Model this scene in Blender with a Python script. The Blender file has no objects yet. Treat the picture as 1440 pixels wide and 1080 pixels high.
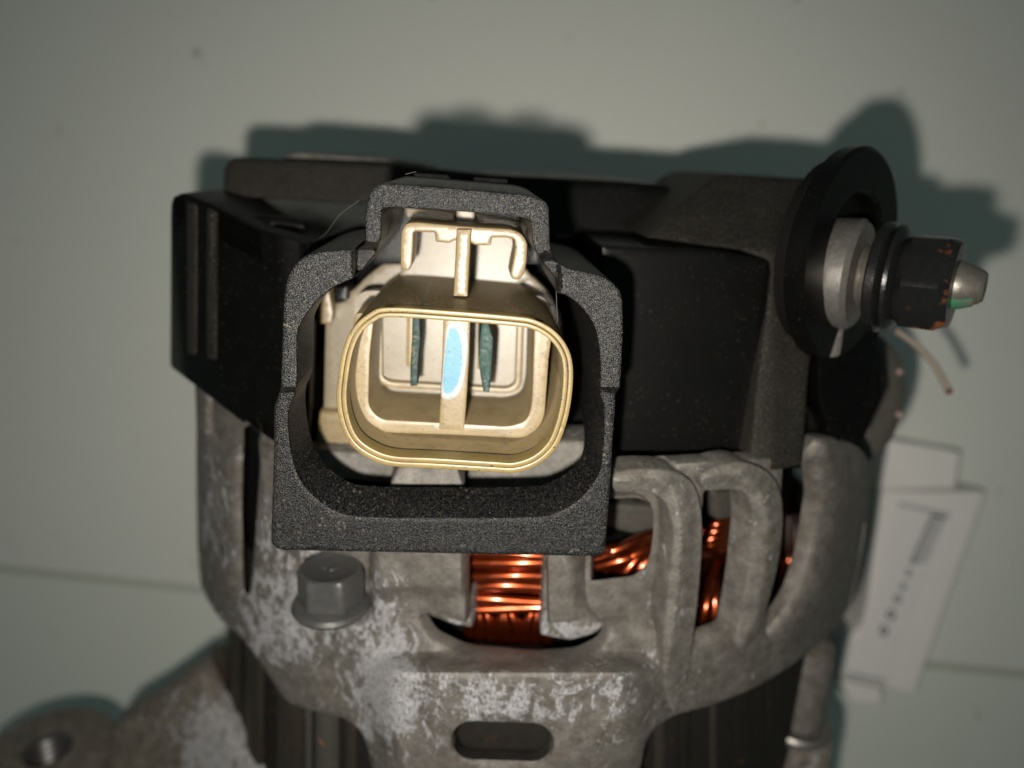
import bpy, bmesh, math, random
import numpy as np
from mathutils import Vector, Matrix
from mathutils.geometry import delaunay_2d_cdt
random.seed(7); rng = np.random.default_rng(7)
S = bpy.context.scene
COL = S.collection
# ------------------------------------------------------------------ camera frame
# World: the bench top is z = 0. The alternator lies on it, rear end towards +Y and tipped up a little.
# Shapes are measured in millimetres from the lens (x right, y up, -z forward) and turned into world metres.
F = 1040.0
CAMH = 215.0
Zw = np.array([0.050, -0.306, 1.0]); Zw /= np.linalg.norm(Zw)
Xw = np.array([1.0, -0.045, 0.0]); Xw -= Zw*Xw.dot(Zw); Xw /= np.linalg.norm(Xw)
Yw = np.cross(Zw, Xw)
M = np.array([Xw, Yw, Zw])                      # the alternator's own axes (Yw = shaft, Zw = plug direction)
Zt = np.array([-0.075, -0.075, 1.0]); Zt /= np.linalg.norm(Zt)
Xt = np.array([1.0, -0.045, 0.0]); Xt -= Zt*Xt.dot(Zt); Xt /= np.linalg.norm(Xt)
MT = np.array([Xt, np.cross(Zt, Xt), Zt])       # lens millimetres -> world directions
CAM = np.array([0.0, 0.0, CAMH])
def W(p): return (MT @ np.asarray(p, float) + CAM)*0.001

cd = bpy.data.cameras.new('camera'); cam = bpy.data.objects.new('camera', cd); COL.objects.link(cam)
mw = Matrix([list(MT[0]) + [CAM[0]*.001], list(MT[1]) + [CAM[1]*.001], list(MT[2]) + [CAM[2]*.001], [0, 0, 0, 1]])
cam.matrix_world = mw
cd.sensor_width = 36; cd.lens = 26.0; cd.clip_start = 0.002; cd.clip_end = 20
cd.dof.use_dof = True; cd.dof.focus_distance = 0.0755; cd.dof.aperture_fstop = 26/1.75
S.camera = cam
S.render.resolution_x, S.render.resolution_y = 1024, 768
# ------------------------------------------------------------------ room light and the phone's flash
wd = bpy.data.worlds.new('World'); S.world = wd; wd.use_nodes = True
wd.node_tree.nodes['Background'].inputs[0].default_value = (0.62, 0.86, 0.84, 1)
wd.node_tree.nodes['Background'].inputs[1].default_value = 0.078
ld = bpy.data.lights.new('flash_lamp', 'SPOT'); lamp = bpy.data.objects.new('flash_lamp', ld); COL.objects.link(lamp)
ld.energy = 0.82; ld.spot_size = math.radians(132); ld.spot_blend = 1.0; ld.shadow_soft_size = 0.0016; ld.color = (1.0, 0.94, 0.845)
lamp.location = W((-6.4, -10.3, 0.0)); lamp.rotation_euler = Matrix(MT.tolist()).to_euler()
S.view_settings.view_transform = 'Standard'; S.view_settings.look = 'None'
S.view_settings.exposure = 0; S.view_settings.gamma = 1
S.render.engine = 'CYCLES'
# ------------------------------------------------------------------ materials
def newmat(name):
    m = bpy.data.materials.new(name); m.use_nodes = True
    nt = m.node_tree; b = nt.nodes['Principled BSDF']
    return m, nt, b
class NT:
    """small helper round a node tree: coordinates in millimetres"""
    def __init__(s, nt):
        s.nt = nt; s.L = nt.links
        tc = nt.nodes.new('ShaderNodeTexCoord')
        mp = nt.nodes.new('ShaderNodeVectorMath'); mp.operation = 'SCALE'; mp.inputs['Scale'].default_value = 1000
        s.L.new(tc.outputs['Object'], mp.inputs[0]); s.mm = mp.outputs[0]
    def stretch(s, x, y, z):
        n = s.nt.nodes.new('ShaderNodeVectorMath'); n.operation = 'MULTIPLY'
        n.inputs[1].default_value = (x, y, z); s.L.new(s.mm, n.inputs[0]); return n.outputs[0]
    def noise(s, scale, detail=3, rough=.5, vec=None, dist=0):
        n = s.nt.nodes.new('ShaderNodeTexNoise'); n.inputs['Scale'].default_value = scale
        n.inputs['Detail'].default_value = detail; n.inputs['Roughness'].default_value = rough
        n.inputs['Distortion'].default_value = dist
        s.L.new(vec or s.mm, n.inputs['Vector']); return n.outputs['Fac']
    def white(s, scale):
        n = s.nt.nodes.new('ShaderNodeTexVoronoi'); n.inputs['Scale'].default_value = scale
        s.L.new(s.mm, n.inputs['Vector']); return n.outputs['Distance'], n.outputs['Color']
    def ramp(s, fac, stops, interp='LINEAR'):
        n = s.nt.nodes.new('ShaderNodeValToRGB'); n.color_ramp.interpolation = interp
        e = n.color_ramp.elements
        while len(e) < len(stops): e.new(.5)
        for k, (p, c) in enumerate(stops):
            e[k].position = p; e[k].color = (c, c, c, 1) if not hasattr(c, '__len__') else (*c, 1)
        s.L.new(fac, n.inputs[0]); return n.outputs[0]
    def mix(s, fac, a, b, mode='MIX'):
        n = s.nt.nodes.new('ShaderNodeMix'); n.data_type = 'RGBA'; n.blend_type = mode
        s.setin(n.inputs[0], fac); s.setin(n.inputs[6], a); s.setin(n.inputs[7], b); return n.outputs[2]
    def math(s, op, a, b=0.0, c=0.0, clamp=False):
        n = s.nt.nodes.new('ShaderNodeMath'); n.operation = op; n.use_clamp = clamp
        s.setin(n.inputs[0], a); s.setin(n.inputs[1], b); s.setin(n.inputs[2], c); return n.outputs[0]
    def setin(s, i, v):
        if isinstance(v, bpy.types.NodeSocket): s.L.new(v, i)
        elif hasattr(v, '__len__'): i.default_value = (*v, 1) if len(v) == 3 else v
        else: i.default_value = v
    def attr(s, name):
        n = s.nt.nodes.new('ShaderNodeAttribute'); n.attribute_name = name; return n.outputs['Fac']
    def bump(s, h, strength, dist_mm, normal=None):
        n = s.nt.nodes.new('ShaderNodeBump'); n.inputs['Strength'].default_value = strength
        n.inputs['Distance'].default_value = dist_mm*.001; s.L.new(h, n.inputs['Height'])
        if normal: s.L.new(normal, n.inputs['Normal'])
        return n.outputs[0]

def plastic_black(name, base, rough, sparkle, grain, dust, spec=.5):
    m, nt, b = newmat(name); t = NT(nt)
    g = t.noise(1/grain, 2, .6)
    n1 = t.noise(.25, 4, .6)
    col = t.mix(t.ramp(n1, [(.35, 0.), (.7, 1.)]), base, tuple(c*1.5 for c in base))
    if dust:
        d = t.noise(2.2, 1, .5); dn = t.noise(.12, 3, .6)
        k = t.math('MULTIPLY', t.ramp(d, [(.685, 0.), (.71, 1.)]), t.ramp(dn, [(.35, 0.), (.6, 1.)]))
        k = t.math('MULTIPLY', k, dust)
        col = t.mix(k, col, (.30, .25, .17))
    if sparkle:
        sp = t.noise(1/(grain*.8), 0, .5)
        sc = t.nt.nodes.new('ShaderNodeTexNoise'); sc.inputs['Scale'].default_value = 1/(grain*.9); t.L.new(t.mm, sc.inputs['Vector'])
        gl = t.mix(.35, (.30, .29, .27), sc.outputs['Color'], 'MIX')
        col = t.mix(t.math('MULTIPLY', t.ramp(sp, [(.62, 0.), (.68, 1.)]), sparkle), col, gl)  # pale grains paint specular glints into the base colour
    t.L.new(col, b.inputs['Base Color'])
    b.inputs['Roughness'].default_value = rough; b.inputs['Specular IOR Level'].default_value = spec
    if sparkle:
        t.L.new(t.bump(g, .8, grain*1.1), b.inputs['Normal'])
    else:
        t.L.new(t.bump(t.noise(5, 3, .6), .25, .08), b.inputs['Normal'])
    return m
m_shroud = plastic_black('grained_black_plastic', (.0022, .0022, .0024), .31, .11, .14, .25, .32)
m_shroud_in = plastic_black('dusty_black_plastic', (.010, .009, .007), .6, 0, .2, .9, .3)
m_cover = plastic_black('black_cover_plastic', (.0013, .0013, .0012), .36, 0, .3, .05, .15)
m_cover_lit = plastic_black('lit_black_plastic', (.0085, .0074, .0056), .62, .05, .25, .08, .2)  # paler cover black: light painted onto the ridges, step and stud housing

def cream(name, base, dirt, dust_y=0.0, speck=.7):
    m, nt, b = newmat(name); t = NT(nt)
    c = t.mix(t.noise(.35, 3, .6), tuple(x*.86 for x in base), tuple(min(1, x*1.1) for x in base))
    c = t.mix(t.math('MULTIPLY', t.ramp(t.noise(.6, 5, .65), [(.47, 0.), (.70, 1.)]), dirt), c, (.125, .088, .045))
    d = t.noise(3.4, 1, .5); area = t.ramp(t.noise(.16, 3, .6), [(.36, 0.), (.56, 1.)])
    sp = t.math('MULTIPLY', t.ramp(d, [(.665, 0.), (.695, 1.)]), t.math('MULTIPLY', area, speck))
    c = t.mix(sp, c, (.035, .028, .02))
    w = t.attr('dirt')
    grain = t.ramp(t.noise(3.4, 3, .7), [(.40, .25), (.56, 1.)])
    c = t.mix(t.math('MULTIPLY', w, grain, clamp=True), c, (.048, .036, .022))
    t.L.new(c, b.inputs['Base Color']); b.inputs['Roughness'].default_value = .38
    b.inputs['Specular IOR Level'].default_value = .45
    t.L.new(t.bump(t.noise(2.5, 4, .65), .3, .05), b.inputs['Normal'])
    return m
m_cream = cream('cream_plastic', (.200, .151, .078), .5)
m_cream_pale = cream('pale_cream_plastic', (.182, .154, .108), .4, speck=.6)
m_rim = cream('yellowed_cream_plastic', (.180, .128, .042), .75, speck=.9)

def aluminium(name, base, wear_amt=1.0, rough=.55, metal=.25):
    m, nt, b = newmat(name); t = NT(nt)
    st = t.stretch(1.0, .6, 1.0)
    big = t.noise(.09, 3, .6); fine = t.noise(1.6, 5, .65, st)
    c = t.mix(t.ramp(t.noise(.5, 4, .65), [(.3, 0.), (.7, 1.)]), tuple(x*.6 for x in base), tuple(x*1.3 for x in base))
    c = t.mix(t.math('MULTIPLY', t.ramp(t.noise(.33, 4, .7), [(.50, 0.), (.70, 1.)]), .5), c, (.075, .056, .036))
    c = t.mix(t.math('MULTIPLY', t.ramp(t.noise(2.4, 4, .7), [(.50, 0.), (.68, 1.)]), .6), c, tuple(x*.35 for x in base))
    w = t.attr('wear')
    s = t.math('ADD', t.math('MULTIPLY', t.noise(.36, 6, .74, st, .8), 1.1), t.math('MULTIPLY', fine, .42))
    s = t.math('ADD', s, t.math('MULTIPLY', w, .30*wear_amt))
    mask = t.ramp(s, [(.875, 0.), (.945, 1.)])
    mask = t.math('MULTIPLY', mask, t.ramp(t.noise(3.0, 5, .75, st), [(.38, .1), (.55, 1.)]))
    c = t.mix(t.math('MULTIPLY', mask, .88), c, (.39, .39, .41))
    t.L.new(c, b.inputs['Base Color']); b.inputs['Metallic'].default_value = metal
    t.L.new(t.ramp(mask, [(0., rough), (1., .85)]), b.inputs['Roughness'])
    b.inputs['Specular IOR Level'].default_value = .35
    n = t.bump(t.noise(1.6, 6, .72), .55, .28)
    n = t.bump(mask, .5, .25, n)
    t.L.new(n, b.inputs['Normal'])
    return m
m_alu = aluminium('corroded_cast_aluminium', (.126, .116, .104))
m_alu_plain = aluminium('dull_cast_aluminium', (.134, .125, .112), .7)
m_alu_ear = aluminium('stained_cast_aluminium', (.155, .135, .112), .7)

def metal(name, base, rough, metallic=.9, rust=0, rustcol=(.35, .12, .03), spec=.5, rs=.42):
    m, nt, b = newmat(name); t = NT(nt)
    c = t.mix(t.noise(.9, 4, .65), tuple(x*.65 for x in base), tuple(min(1, x*1.3) for x in base))
    if rust:
        k = t.ramp(t.noise(rs, 4, .65), [(.62-rust*.18, 0.), (.70-rust*.18, 1.)])
        c = t.mix(k, c, rustcol)
        t.L.new(t.math('MULTIPLY_ADD', k, -metallic*.9, metallic), b.inputs['Metallic'])
    else: b.inputs['Metallic'].default_value = metallic
    t.L.new(c, b.inputs['Base Color'])
    t.L.new(t.ramp(t.noise(1.4, 4, .6), [(.2, rough*.75), (.8, min(1, rough*1.3))]), b.inputs['Roughness'])
    t.L.new(t.bump(t.noise(2.2, 5, .65), .3, .1), b.inputs['Normal'])
    b.inputs['Specular IOR Level'].default_value = spec
    return m
m_bolt = metal('dull_zinc_steel', (.078, .077, .076), .36, .5)
m_spacer = metal('scratched_steel', (.19, .18, .165), .42, .7, .12, (.06, .05, .04), rs=.5)
m_stud = metal('brass_toned_steel', (.19, .175, .15), .4, .7, .15, (.09, .055, .03))
m_nut = metal('black_oxide_steel', (.012, .012, .012), .26, .4, .32, (.13, .042, .014), rs=.17)
m_green = metal('green_paint', (.035, .135, .065), .6, 0, .42, (.10, .10, .08))
m_core = metal('dark_lamination_steel', (.013, .0115, .0095), .55, .2, .06, (.045, .018, .009), .2)
m_core_rib = metal('brown_lamination_weld', (.034, .029, .023), .5, .3, .10, (.06, .024, .012), .3)
m_core_grey = metal('grey_through_bolt_steel', (.075, .07, .06), .5, .4, .03)
m_dark = metal('dark_interior', (.004, .004, .004), .8, .0, spec=.06)  # near-black colour stands in for shade deep inside gaps and slots
m_teal = metal('green_oxidised_copper', (.005, .022, .019), .6, .2, .40, (.07, .065, .035), rs=1.5)
m_teal2 = metal('bright_oxidised_copper', (.004, .030, .021), .6, .2, .46, (.045, .075, .068), rs=1.3)
m_copper, nt, b = newmat('enamelled_copper_wire'); t = NT(nt)
t.L.new(t.mix(t.noise(.5, 3), (.19, .027, .0055), (.33, .058, .012)), b.inputs['Base Color'])
b.inputs['Metallic'].default_value = .95; b.inputs['Roughness'].default_value = .27
b.inputs['Coat Weight'].default_value = .8; b.inputs['Coat Roughness'].default_value = .15
m_white, nt, b = newmat('white_plastic'); t = NT(nt)
t.L.new(t.mix(t.noise(.12, 4), (.80, .76, .74), (.86, .83, .80)), b.inputs['Base Color']); b.inputs['Roughness'].default_value = .5
m_label, nt, b = newmat('label_paper'); t = NT(nt)
t.L.new(t.mix(t.noise(.3, 4), (.76, .73, .72), (.82, .79, .78)), b.inputs['Base Color']); b.inputs['Roughness'].default_value = .7
m_ink, nt, b = newmat('grey_ink'); b.inputs['Base Color'].default_value = (.17, .17, .18, 1); b.inputs['Roughness'].default_value = .7
m_band, nt, b = newmat('label_band'); b.inputs['Base Color'].default_value = (.45, .44, .44, 1); b.inputs['Roughness'].default_value = .7
m_blue, nt, b = newmat('sky_blue_and_white_paint'); t = NT(nt)
k = t.math('ADD', t.attr('wear'), t.math('MULTIPLY_ADD', t.noise(1.6, 5, .7), .9, -.45))
blu = t.mix(t.noise(.9, 5, .65), (.045, .17, .26), (.09, .25, .34))
c = t.mix(t.ramp(k, [(.35, 0.), (.68, 1.)]), t.mix(t.noise(2.5, 5, .7), (.25, .26, .26), (.34, .355, .355)), blu)
c = t.mix(t.ramp(t.noise(3.2, 1, .5), [(.71, 0.), (.74, 1.)]), c, (.03, .05, .06))
t.L.new(c, b.inputs['Base Color']); b.inputs['Roughness'].default_value = .5
t.L.new(t.bump(t.noise(2.0, 5, .7), .5, .08), b.inputs['Normal'])
m_wire, nt, b = newmat('grey_wire_sheath'); b.inputs['Base Color'].default_value = (.26, .22, .18, 1); b.inputs['Roughness'].default_value = .5
m_reddish, nt, b = newmat('red_copper_end'); b.inputs['Base Color'].default_value = (.09, .022, .015, 1); b.inputs['Roughness'].default_value = .5
m_fibre, nt, b = newmat('pale_fibre'); b.inputs['Base Color'].default_value = (.16, .15, .13, 1); b.inputs['Roughness'].default_value = .6
def bench_mat(name, base):
    m, nt, b = newmat(name); t = NT(nt)
    c = t.mix(t.noise(.012, 4, .55), tuple(x*.95 for x in base), tuple(x*1.04 for x in base))
    c = t.mix(t.math('MULTIPLY', t.ramp(t.noise(.09, 3, .5), [(.70, 0.), (.76, 1.)]), .16), c, (.36, .31, .22))
    c = t.mix(t.math('MULTIPLY', t.ramp(t.noise(.16, 2, .5, t.stretch(1, .8, 1)), [(.735, 0.), (.765, 1.)]), .55), c, (.30, .28, .22))
    c = t.mix(t.math('MULTIPLY', t.ramp(t.noise(2.2, 2, .5), [(.3, 0.), (.7, 1.)]), .06), c, tuple(x*.6 for x in base))
    t.L.new(c, b.inputs['Base Color']); b.inputs['Roughness'].default_value = .46; b.inputs['Specular IOR Level'].default_value = .45
    t.L.new(t.bump(t.noise(.25, 3, .55), .12, .25), b.inputs['Normal'])
    return m
m_bench = bench_mat('pale_grey_laminate', (.76, .765, .71))
m_bench2 = bench_mat('greenish_grey_laminate', (.715, .735, .67))
m_seam, nt, b = newmat('grey_seam_filler'); b.inputs['Base Color'].default_value = (.50, .51, .45, 1); b.inputs['Roughness'].default_value = .7

# ------------------------------------------------------------------ surfaces that pixels of the survey are placed on
def ray(u, v): return np.array([(u-720.0)/F, (540.0-v)/F, -1.0])
class Plane:                     # fronto-parallel at depth d, optionally leaning (mm of depth per px of u, v)
    def __init__(s, d, du=0, dv=0, u0=640, v0=540, inward=None):
        s.d, s.du, s.dv, s.u0, s.v0 = d, du, dv, u0, v0; s.inw = -Zw if inward is None else inward
    def __call__(s, u, v):
        d = s.d + s.du*(u-s.u0) + s.dv*(v-s.v0)
        return ray(u, v)*d, s.inw
class Sweep:                     # cross-section given by (u at v=400, depth) points, swept along the shaft
    def __init__(s, pts, vref=400, inward=None):
        s.p = []
        for u, d in pts:
            w = M @ (ray(u, vref)*d); s.p.append((w[0], w[2]))
        s.inw = inward
    def __call__(s, u, v):
        q = M @ ray(u, v); best = None
        for i in range(len(s.p)-1):
            (x0, z0), (x1, z1) = s.p[i], s.p[i+1]
            det = q[0]*(z0-z1) - q[2]*(x0-x1)
            if abs(det) < 1e-9: continue
            t = (x0*(z0-z1) - z0*(x0-x1))/det
            k = (q[0]*z0 - q[2]*x0)/det
            lo = -1e9 if i == 0 else 0; hi = 1e9 if i == len(s.p)-2 else 1
            if t > 0 and lo-1e-6 <= k <= hi+1e-6 and (best is None or t < best[0]):
                best = (t, i)
        t, i = best if best else (110, 0)
        if s.inw is not None: return ray(u, v)*t, s.inw
        (x0, z0), (x1, z1) = s.p[i], s.p[i+1]
        n = np.array([-(z1-z0), 0, (x1-x0)]); n /= np.linalg.norm(n)
        if n[2] < 0: n = -n
        return ray(u, v)*t, M.T @ (-n)
# the body of revolution: fit its radius to the two silhouette edges
AZ = -144.0
qa, qb = M @ ray(274, 700), M @ ray(1224, 690)
aa, ab = math.atan2(qa[0], -qa[2]), math.atan2(qb[0], -qb[2])
BIS, HALF = (aa+ab)/2, (ab-aa)/2
AX = -AZ*math.tan(BIS); RB = math.hypot(AX, AZ)*math.sin(HALF)
class Cyl:
    def __init__(s, r): s.r = r
    def __call__(s, u, v):
        q = M @ ray(u, v); a = q[0]**2+q[2]**2; h = q[0]*AX+q[2]*AZ; c = AX*AX+AZ*AZ-s.r**2
        D = h*h-a*c
        t = (h - math.sqrt(D))/a if D > 0 else h/a
        p = q*t; n = np.array([p[0]-AX, 0, p[2]-AZ]); n /= np.linalg.norm(n)
        return ray(u, v)*t, M.T @ (-n)

# ------------------------------------------------------------------ object helpers
ROOT0 = W(M.T @ np.array([AX, -40, AZ])); ROOT0[2] = 0.0
def empty(name, loc, label, cat, group=None):
    o = bpy.data.objects.new(name, None); COL.objects.link(o); o.location = loc
    o.empty_display_size = .01; o['label'] = label; o['category'] = cat
    if group: o['group'] = group
    return o
def origin_of(o):
    p = np.zeros(3)
    while o is not None: p += np.array(o.location); o = o.parent
    return p
def mk(name, vw, faces, mat, parent=None, sharp=35, smooth=True, attrs=None, loc=None):
    """vw: world metres"""
    vw = np.asarray(vw, float)
    if parent is not None: org = origin_of(parent); loc = (0, 0, 0)
    else: org = np.array(loc if loc is not None else vw.mean(0)); loc = org
    me = bpy.data.meshes.new(name); me.from_pydata((vw-org).tolist(), [], [tuple(int(i) for i in f) for f in faces]); me.update()
    bm = bmesh.new(); bm.from_mesh(me); bmesh.ops.recalc_face_normals(bm, faces=bm.faces); bm.to_mesh(me); bm.free()
    if smooth:
        for p in me.polygons: p.use_smooth = True
        me.set_sharp_from_angle(angle=math.radians(sharp))
    if attrs:
        for k, vals in attrs.items():
            a = me.attributes.new(k, 'FLOAT', 'POINT'); a.data.foreach_set('value', np.asarray(vals, np.float32))
    me.materials.append(mat)
    o = bpy.data.objects.new(name, me); COL.objects.link(o); o.location = loc
    if parent is not None: o.parent = parent
    return o
def inpoly(P, poly):
    x, y = P[:, 0], P[:, 1]; c = np.zeros(len(P), bool); n = len(poly)
    for i in range(n):
        x0, y0 = poly[i]; x1, y1 = poly[(i+1) % n]
        if y0 == y1: continue
        k = ((y0 > y) != (y1 > y)) & (x < (x1-x0)*(y-y0)/(y1-y0)+x0); c ^= k
    return c
def bdist(P, loops):
    d = np.full(len(P), 1e9)
    for L in loops:
        A = L; B = np.roll(L, -1, 0); AB = B-A; l2 = (AB**2).sum(1)+1e-12
        for i0 in range(0, len(P), 4000):
            Q = P[i0:i0+4000]
            t = np.clip(((Q[:, None, :]-A[None])*AB[None]).sum(2)/l2[None], 0, 1)
            dd = np.sqrt((((A[None]+t[..., None]*AB[None])-Q[:, None, :])**2).sum(2)).min(1)
            d[i0:i0+4000] = np.minimum(d[i0:i0+4000], dd)
    return d
def resample(poly, step):
    out = []; n = len(poly)
    for i in range(n):
        a = np.array(poly[i], float); b = np.array(poly[(i+1) % n], float)
        k = max(1, int(math.ceil(np.linalg.norm(b-a)/step)))
        for j in range(k): out.append(a+(b-a)*j/k)
    return np.array(out)
def cr(poly, k=5):               # closed Catmull-Rom through the points
    P = [np.array(p, float) for p in poly]; n = len(P); out = []
    for i in range(n):
        p0, p1, p2, p3 = P[i-1], P[i], P[(i+1) % n], P[(i+2) % n]
        for j in range(k):
            t = j/k
            out.append(.5*((2*p1)+(-p0+p2)*t+(2*p0-5*p1+4*p2-p3)*t*t+(-p0+3*p1-3*p2+p3)*t**3))
    return out
def rnd(poly, r, k=5):           # rounded corners; r is a number or a list
    n = len(poly); out = []
    for i in range(n):
        rr = r[min(i, len(r)-1)] if hasattr(r, '__len__') else r
        p = np.array(poly[i], float); a = np.array(poly[i-1], float)-p; b = np.array(poly[(i+1) % n], float)-p
        la, lb = np.linalg.norm(a), np.linalg.norm(b); q = min(rr, la*.48, lb*.48)
        if q < .5: out.append(p); continue
        A, B = p+a/la*q, p+b/lb*q
        for j in range(k+1):
            t = j/k; out.append((1-t)**2*A+2*t*(1-t)*p+t*t*B)
    return out
def inset(poly, d):              # shrink a polygon by d px
    P = np.array(poly, float); area = np.sum(P[:, 0]*np.roll(P[:, 1], -1)-np.roll(P[:, 0], -1)*P[:, 1])
    T = np.roll(P, -1, 0)-np.roll(P, 1, 0); T /= np.linalg.norm(T, axis=1)[:, None]+1e-9
    N = np.stack([-T[:, 1], T[:, 0]], 1)*(1 if area > 0 else -1)
    return [tuple(p) for p in P+N*d]
def stadium(cx, cy, hw, hh, ang=0, n=10):
    out = []
    for s in (1, -1):
        for j in range(n+1):
            a = -math.pi/2+math.pi*j/n
            out.append((s*(hw-hh+hh*math.cos(a)), s*hh*math.sin(a)))
    c, s_ = math.cos(ang), math.sin(ang)
    return [(cx+x*c-y*s_, cy+x*s_+y*c) for x, y in out]
def ellipse(cx, cy, a, b, ang=0, n=32):
    c, s = math.cos(ang), math.sin(ang)
    return [(cx+a*math.cos(t)*c-b*math.sin(t)*s, cy+a*math.cos(t)*s+b*math.sin(t)*c) for t in np.linspace(0, 2*math.pi, n, endpoint=False)]

def shell(name, mat, outer, surf, thick, parent, holes=(), bev=2.0, step=8.0, disp=None, attr=None, attrname='wear', sharp=38, back=True, loc=None, world=None):
    """a solid plate: its front follows surf, its outline is the traced one, its depth runs inward"""
    loops = [resample(L, step) for L in [outer, *holes]]
    loops = [np.array([l[i] for i in range(len(l)) if np.linalg.norm(l[i]-l[i-1]) > .05]) for l in loops]
    allb = np.concatenate(loops)
    lo, hi = loops[0].min(0), loops[0].max(0)
    cand = []
    dy = step*.87
    for j, y in enumerate(np.arange(lo[1], hi[1], dy)):
        xs = np.arange(lo[0]+(step/2 if j % 2 else 0), hi[0], step)
        cand.append(np.stack([xs, np.full_like(xs, y)], 1))
    C = np.concatenate(cand)
    ins = inpoly(C, loops[0])
    for h in loops[1:]: ins &= ~inpoly(C, h)
    C = C[ins]
    if len(C): C = C[bdist(C, loops) > max(bev+step*.35, step*.55)]
    rings = []
    if bev > 0:
        for li, L in enumerate(loops):
            for f in (.3, 1.0):
                R = np.array(inset(L, bev*f*(1 if li == 0 else -1)))
                k = inpoly(R, loops[0])
                for h in loops[1:]: k &= ~inpoly(R, h)
                R = R[k]
                if len(R): rings.append(R[bdist(R, loops) > bev*f*.85])
    pts = np.concatenate([allb, *rings, C]) if (len(C) or rings) else allb
    edges = []; o = 0
    for L in loops:
        n = len(L); edges += [(o+i, o+(i+1) % n) for i in range(n)]; o += n
    res = delaunay_2d_cdt([Vector((p[0], -p[1])) for p in pts], edges, [], 0, 1e-4)
    V2 = np.array([(v.x, -v.y) for v in res[0]]); orig = res[3]
    mapb = {}
    for i, ol in enumerate(orig):
        for k in ol: mapb[k] = i
    T = np.array([list(f) for f in res[2] if len(f) == 3])
    ce = V2[T].mean(1); k = inpoly(ce, loops[0])
    for h in loops[1:]: k &= ~inpoly(ce, h)
    T = T[k]
    s = bdist(V2, loops)
    nb = len(V2); front = np.zeros((nb, 3)); backv = np.zeros((nb, 3)); aval = np.zeros(nb)
    for i, (u, v) in enumerate(V2):
        p, inw = surf(u, v); sc = abs(p[2])/F
        rec = 0
        if bev > 0 and s[i] < bev: rec = (bev-math.sqrt(max(0, bev*bev-(bev-s[i])**2)))*sc
        d = disp(u, v) if disp else 0
        front[i] = p+inw*rec-p/np.linalg.norm(p)*d
        th = thick(u, v) if callable(thick) else thick
        backv[i] = p+inw*max(th, rec+.05)
        if attr: aval[i] = attr(u, v)
    VV = np.concatenate([front, backv]); FF = [tuple(t) for t in T] + [(t[2]+nb, t[1]+nb, t[0]+nb) for t in T]
    o = 0
    for L in loops:
        n = len(L)
        for i in range(n):
            a, b_ = mapb.get(o+i), mapb.get(o+(i+1) % n)
            if a is None or b_ is None or a == b_: continue
            FF.append((a, b_, b_+nb, a+nb))
        o += n
    VW = (VV @ MT.T + CAM)*.001
    return mk(name, VW, FF, mat, parent, sharp, True, {attrname: np.concatenate([aval, aval])} if attr else None, loc=loc)

def frame(a):
    a = np.asarray(a, float); a /= np.linalg.norm(a)
    h = np.array([0, 0, 1.]) if abs(a[2]) < .8 else np.array([0, 1., 0])
    x = np.cross(h, a); x /= np.linalg.norm(x); return x, np.cross(a, x), a
def revolve(name, mat, p0, axis, prof, parent, n=40, hexr=None, sharp=35, closed=True, attrs=None, squash=1.0, phase=0.0):
    """profile of (radius, height) about an axis through p0 (lens mm); hexr limits nothing but makes radii follow a hexagon"""
    x, y, a = frame(axis); V = []; FF = []
    for r, h in prof:
        for k in range(n):
            t = 2*math.pi*k/n; rr = r
            if hexr is not None:
                loc = (t+phase) % (math.pi/3)-math.pi/6
                rr = min(r, hexr/math.cos(loc))
            V.append(np.asarray(p0)+a*h+(x*math.cos(t)+y*math.sin(t)*squash)*rr)
    m = len(prof)
    for i in range(m-1):
        for k in range(n):
            FF.append((i*n+k, i*n+(k+1) % n, (i+1)*n+(k+1) % n, (i+1)*n+k))
    if closed:
        FF.append(tuple(range(n))[::-1]); FF.append(tuple((m-1)*n+k for k in range(n)))
    else:
        for k in range(n): FF.append(((m-1)*n+k, (m-1)*n+(k+1) % n, (k+1) % n, k))
    VW = (np.array(V) @ MT.T + CAM)*.001
    return mk(name, VW, FF, mat, parent, sharp, True)
def tube(name, mat, pts, r, parent, n=8, sub=6, loc=None):
    P = [np.asarray(p, float) for p in pts]; path = []
    for i in range(len(P)-1):
        p0 = P[max(0, i-1)]; p1 = P[i]; p2 = P[i+1]; p3 = P[min(len(P)-1, i+2)]
        for j in range(sub):
            t = j/sub
            path.append(.5*((2*p1)+(-p0+p2)*t+(2*p0-5*p1+4*p2-p3)*t*t+(-p0+3*p1-3*p2+p3)*t**3))
    path.append(P[-1]); V = []; FF = []
    up = None
    for i, p in enumerate(path):
        t = path[min(i+1, len(path)-1)]-path[max(i-1, 0)]; t /= np.linalg.norm(t)
        if up is None: up, _, _ = frame(t)
        up = up-t*up.dot(t); up /= np.linalg.norm(up); w = np.cross(t, up)
        rr = r(i/(len(path)-1)) if callable(r) else r
        for k in range(n):
            a = 2*math.pi*k/n; V.append(p+(up*math.cos(a)+w*math.sin(a))*rr)
    for i in range(len(path)-1):
        for k in range(n): FF.append((i*n+k, i*n+(k+1) % n, (i+1)*n+(k+1) % n, (i+1)*n+k))
    FF.append(tuple(range(n))[::-1]); FF.append(tuple((len(path)-1)*n+k for k in range(n)))
    VW = (np.array(V) @ MT.T + CAM)*.001
    return mk(name, VW, FF, mat, parent, 50, True, loc=loc)
def tag(o, label, cat=None, group=None, kind=None):
    if label: o['label'] = label
    if cat: o['category'] = cat
    if group: o['group'] = group
    if kind: o['kind'] = kind
    return o
def sm(x, a, b):
    t = min(1, max(0, (x-a)/(b-a))) if a != b else float(x > a); return t*t*(3-2*t)
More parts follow.
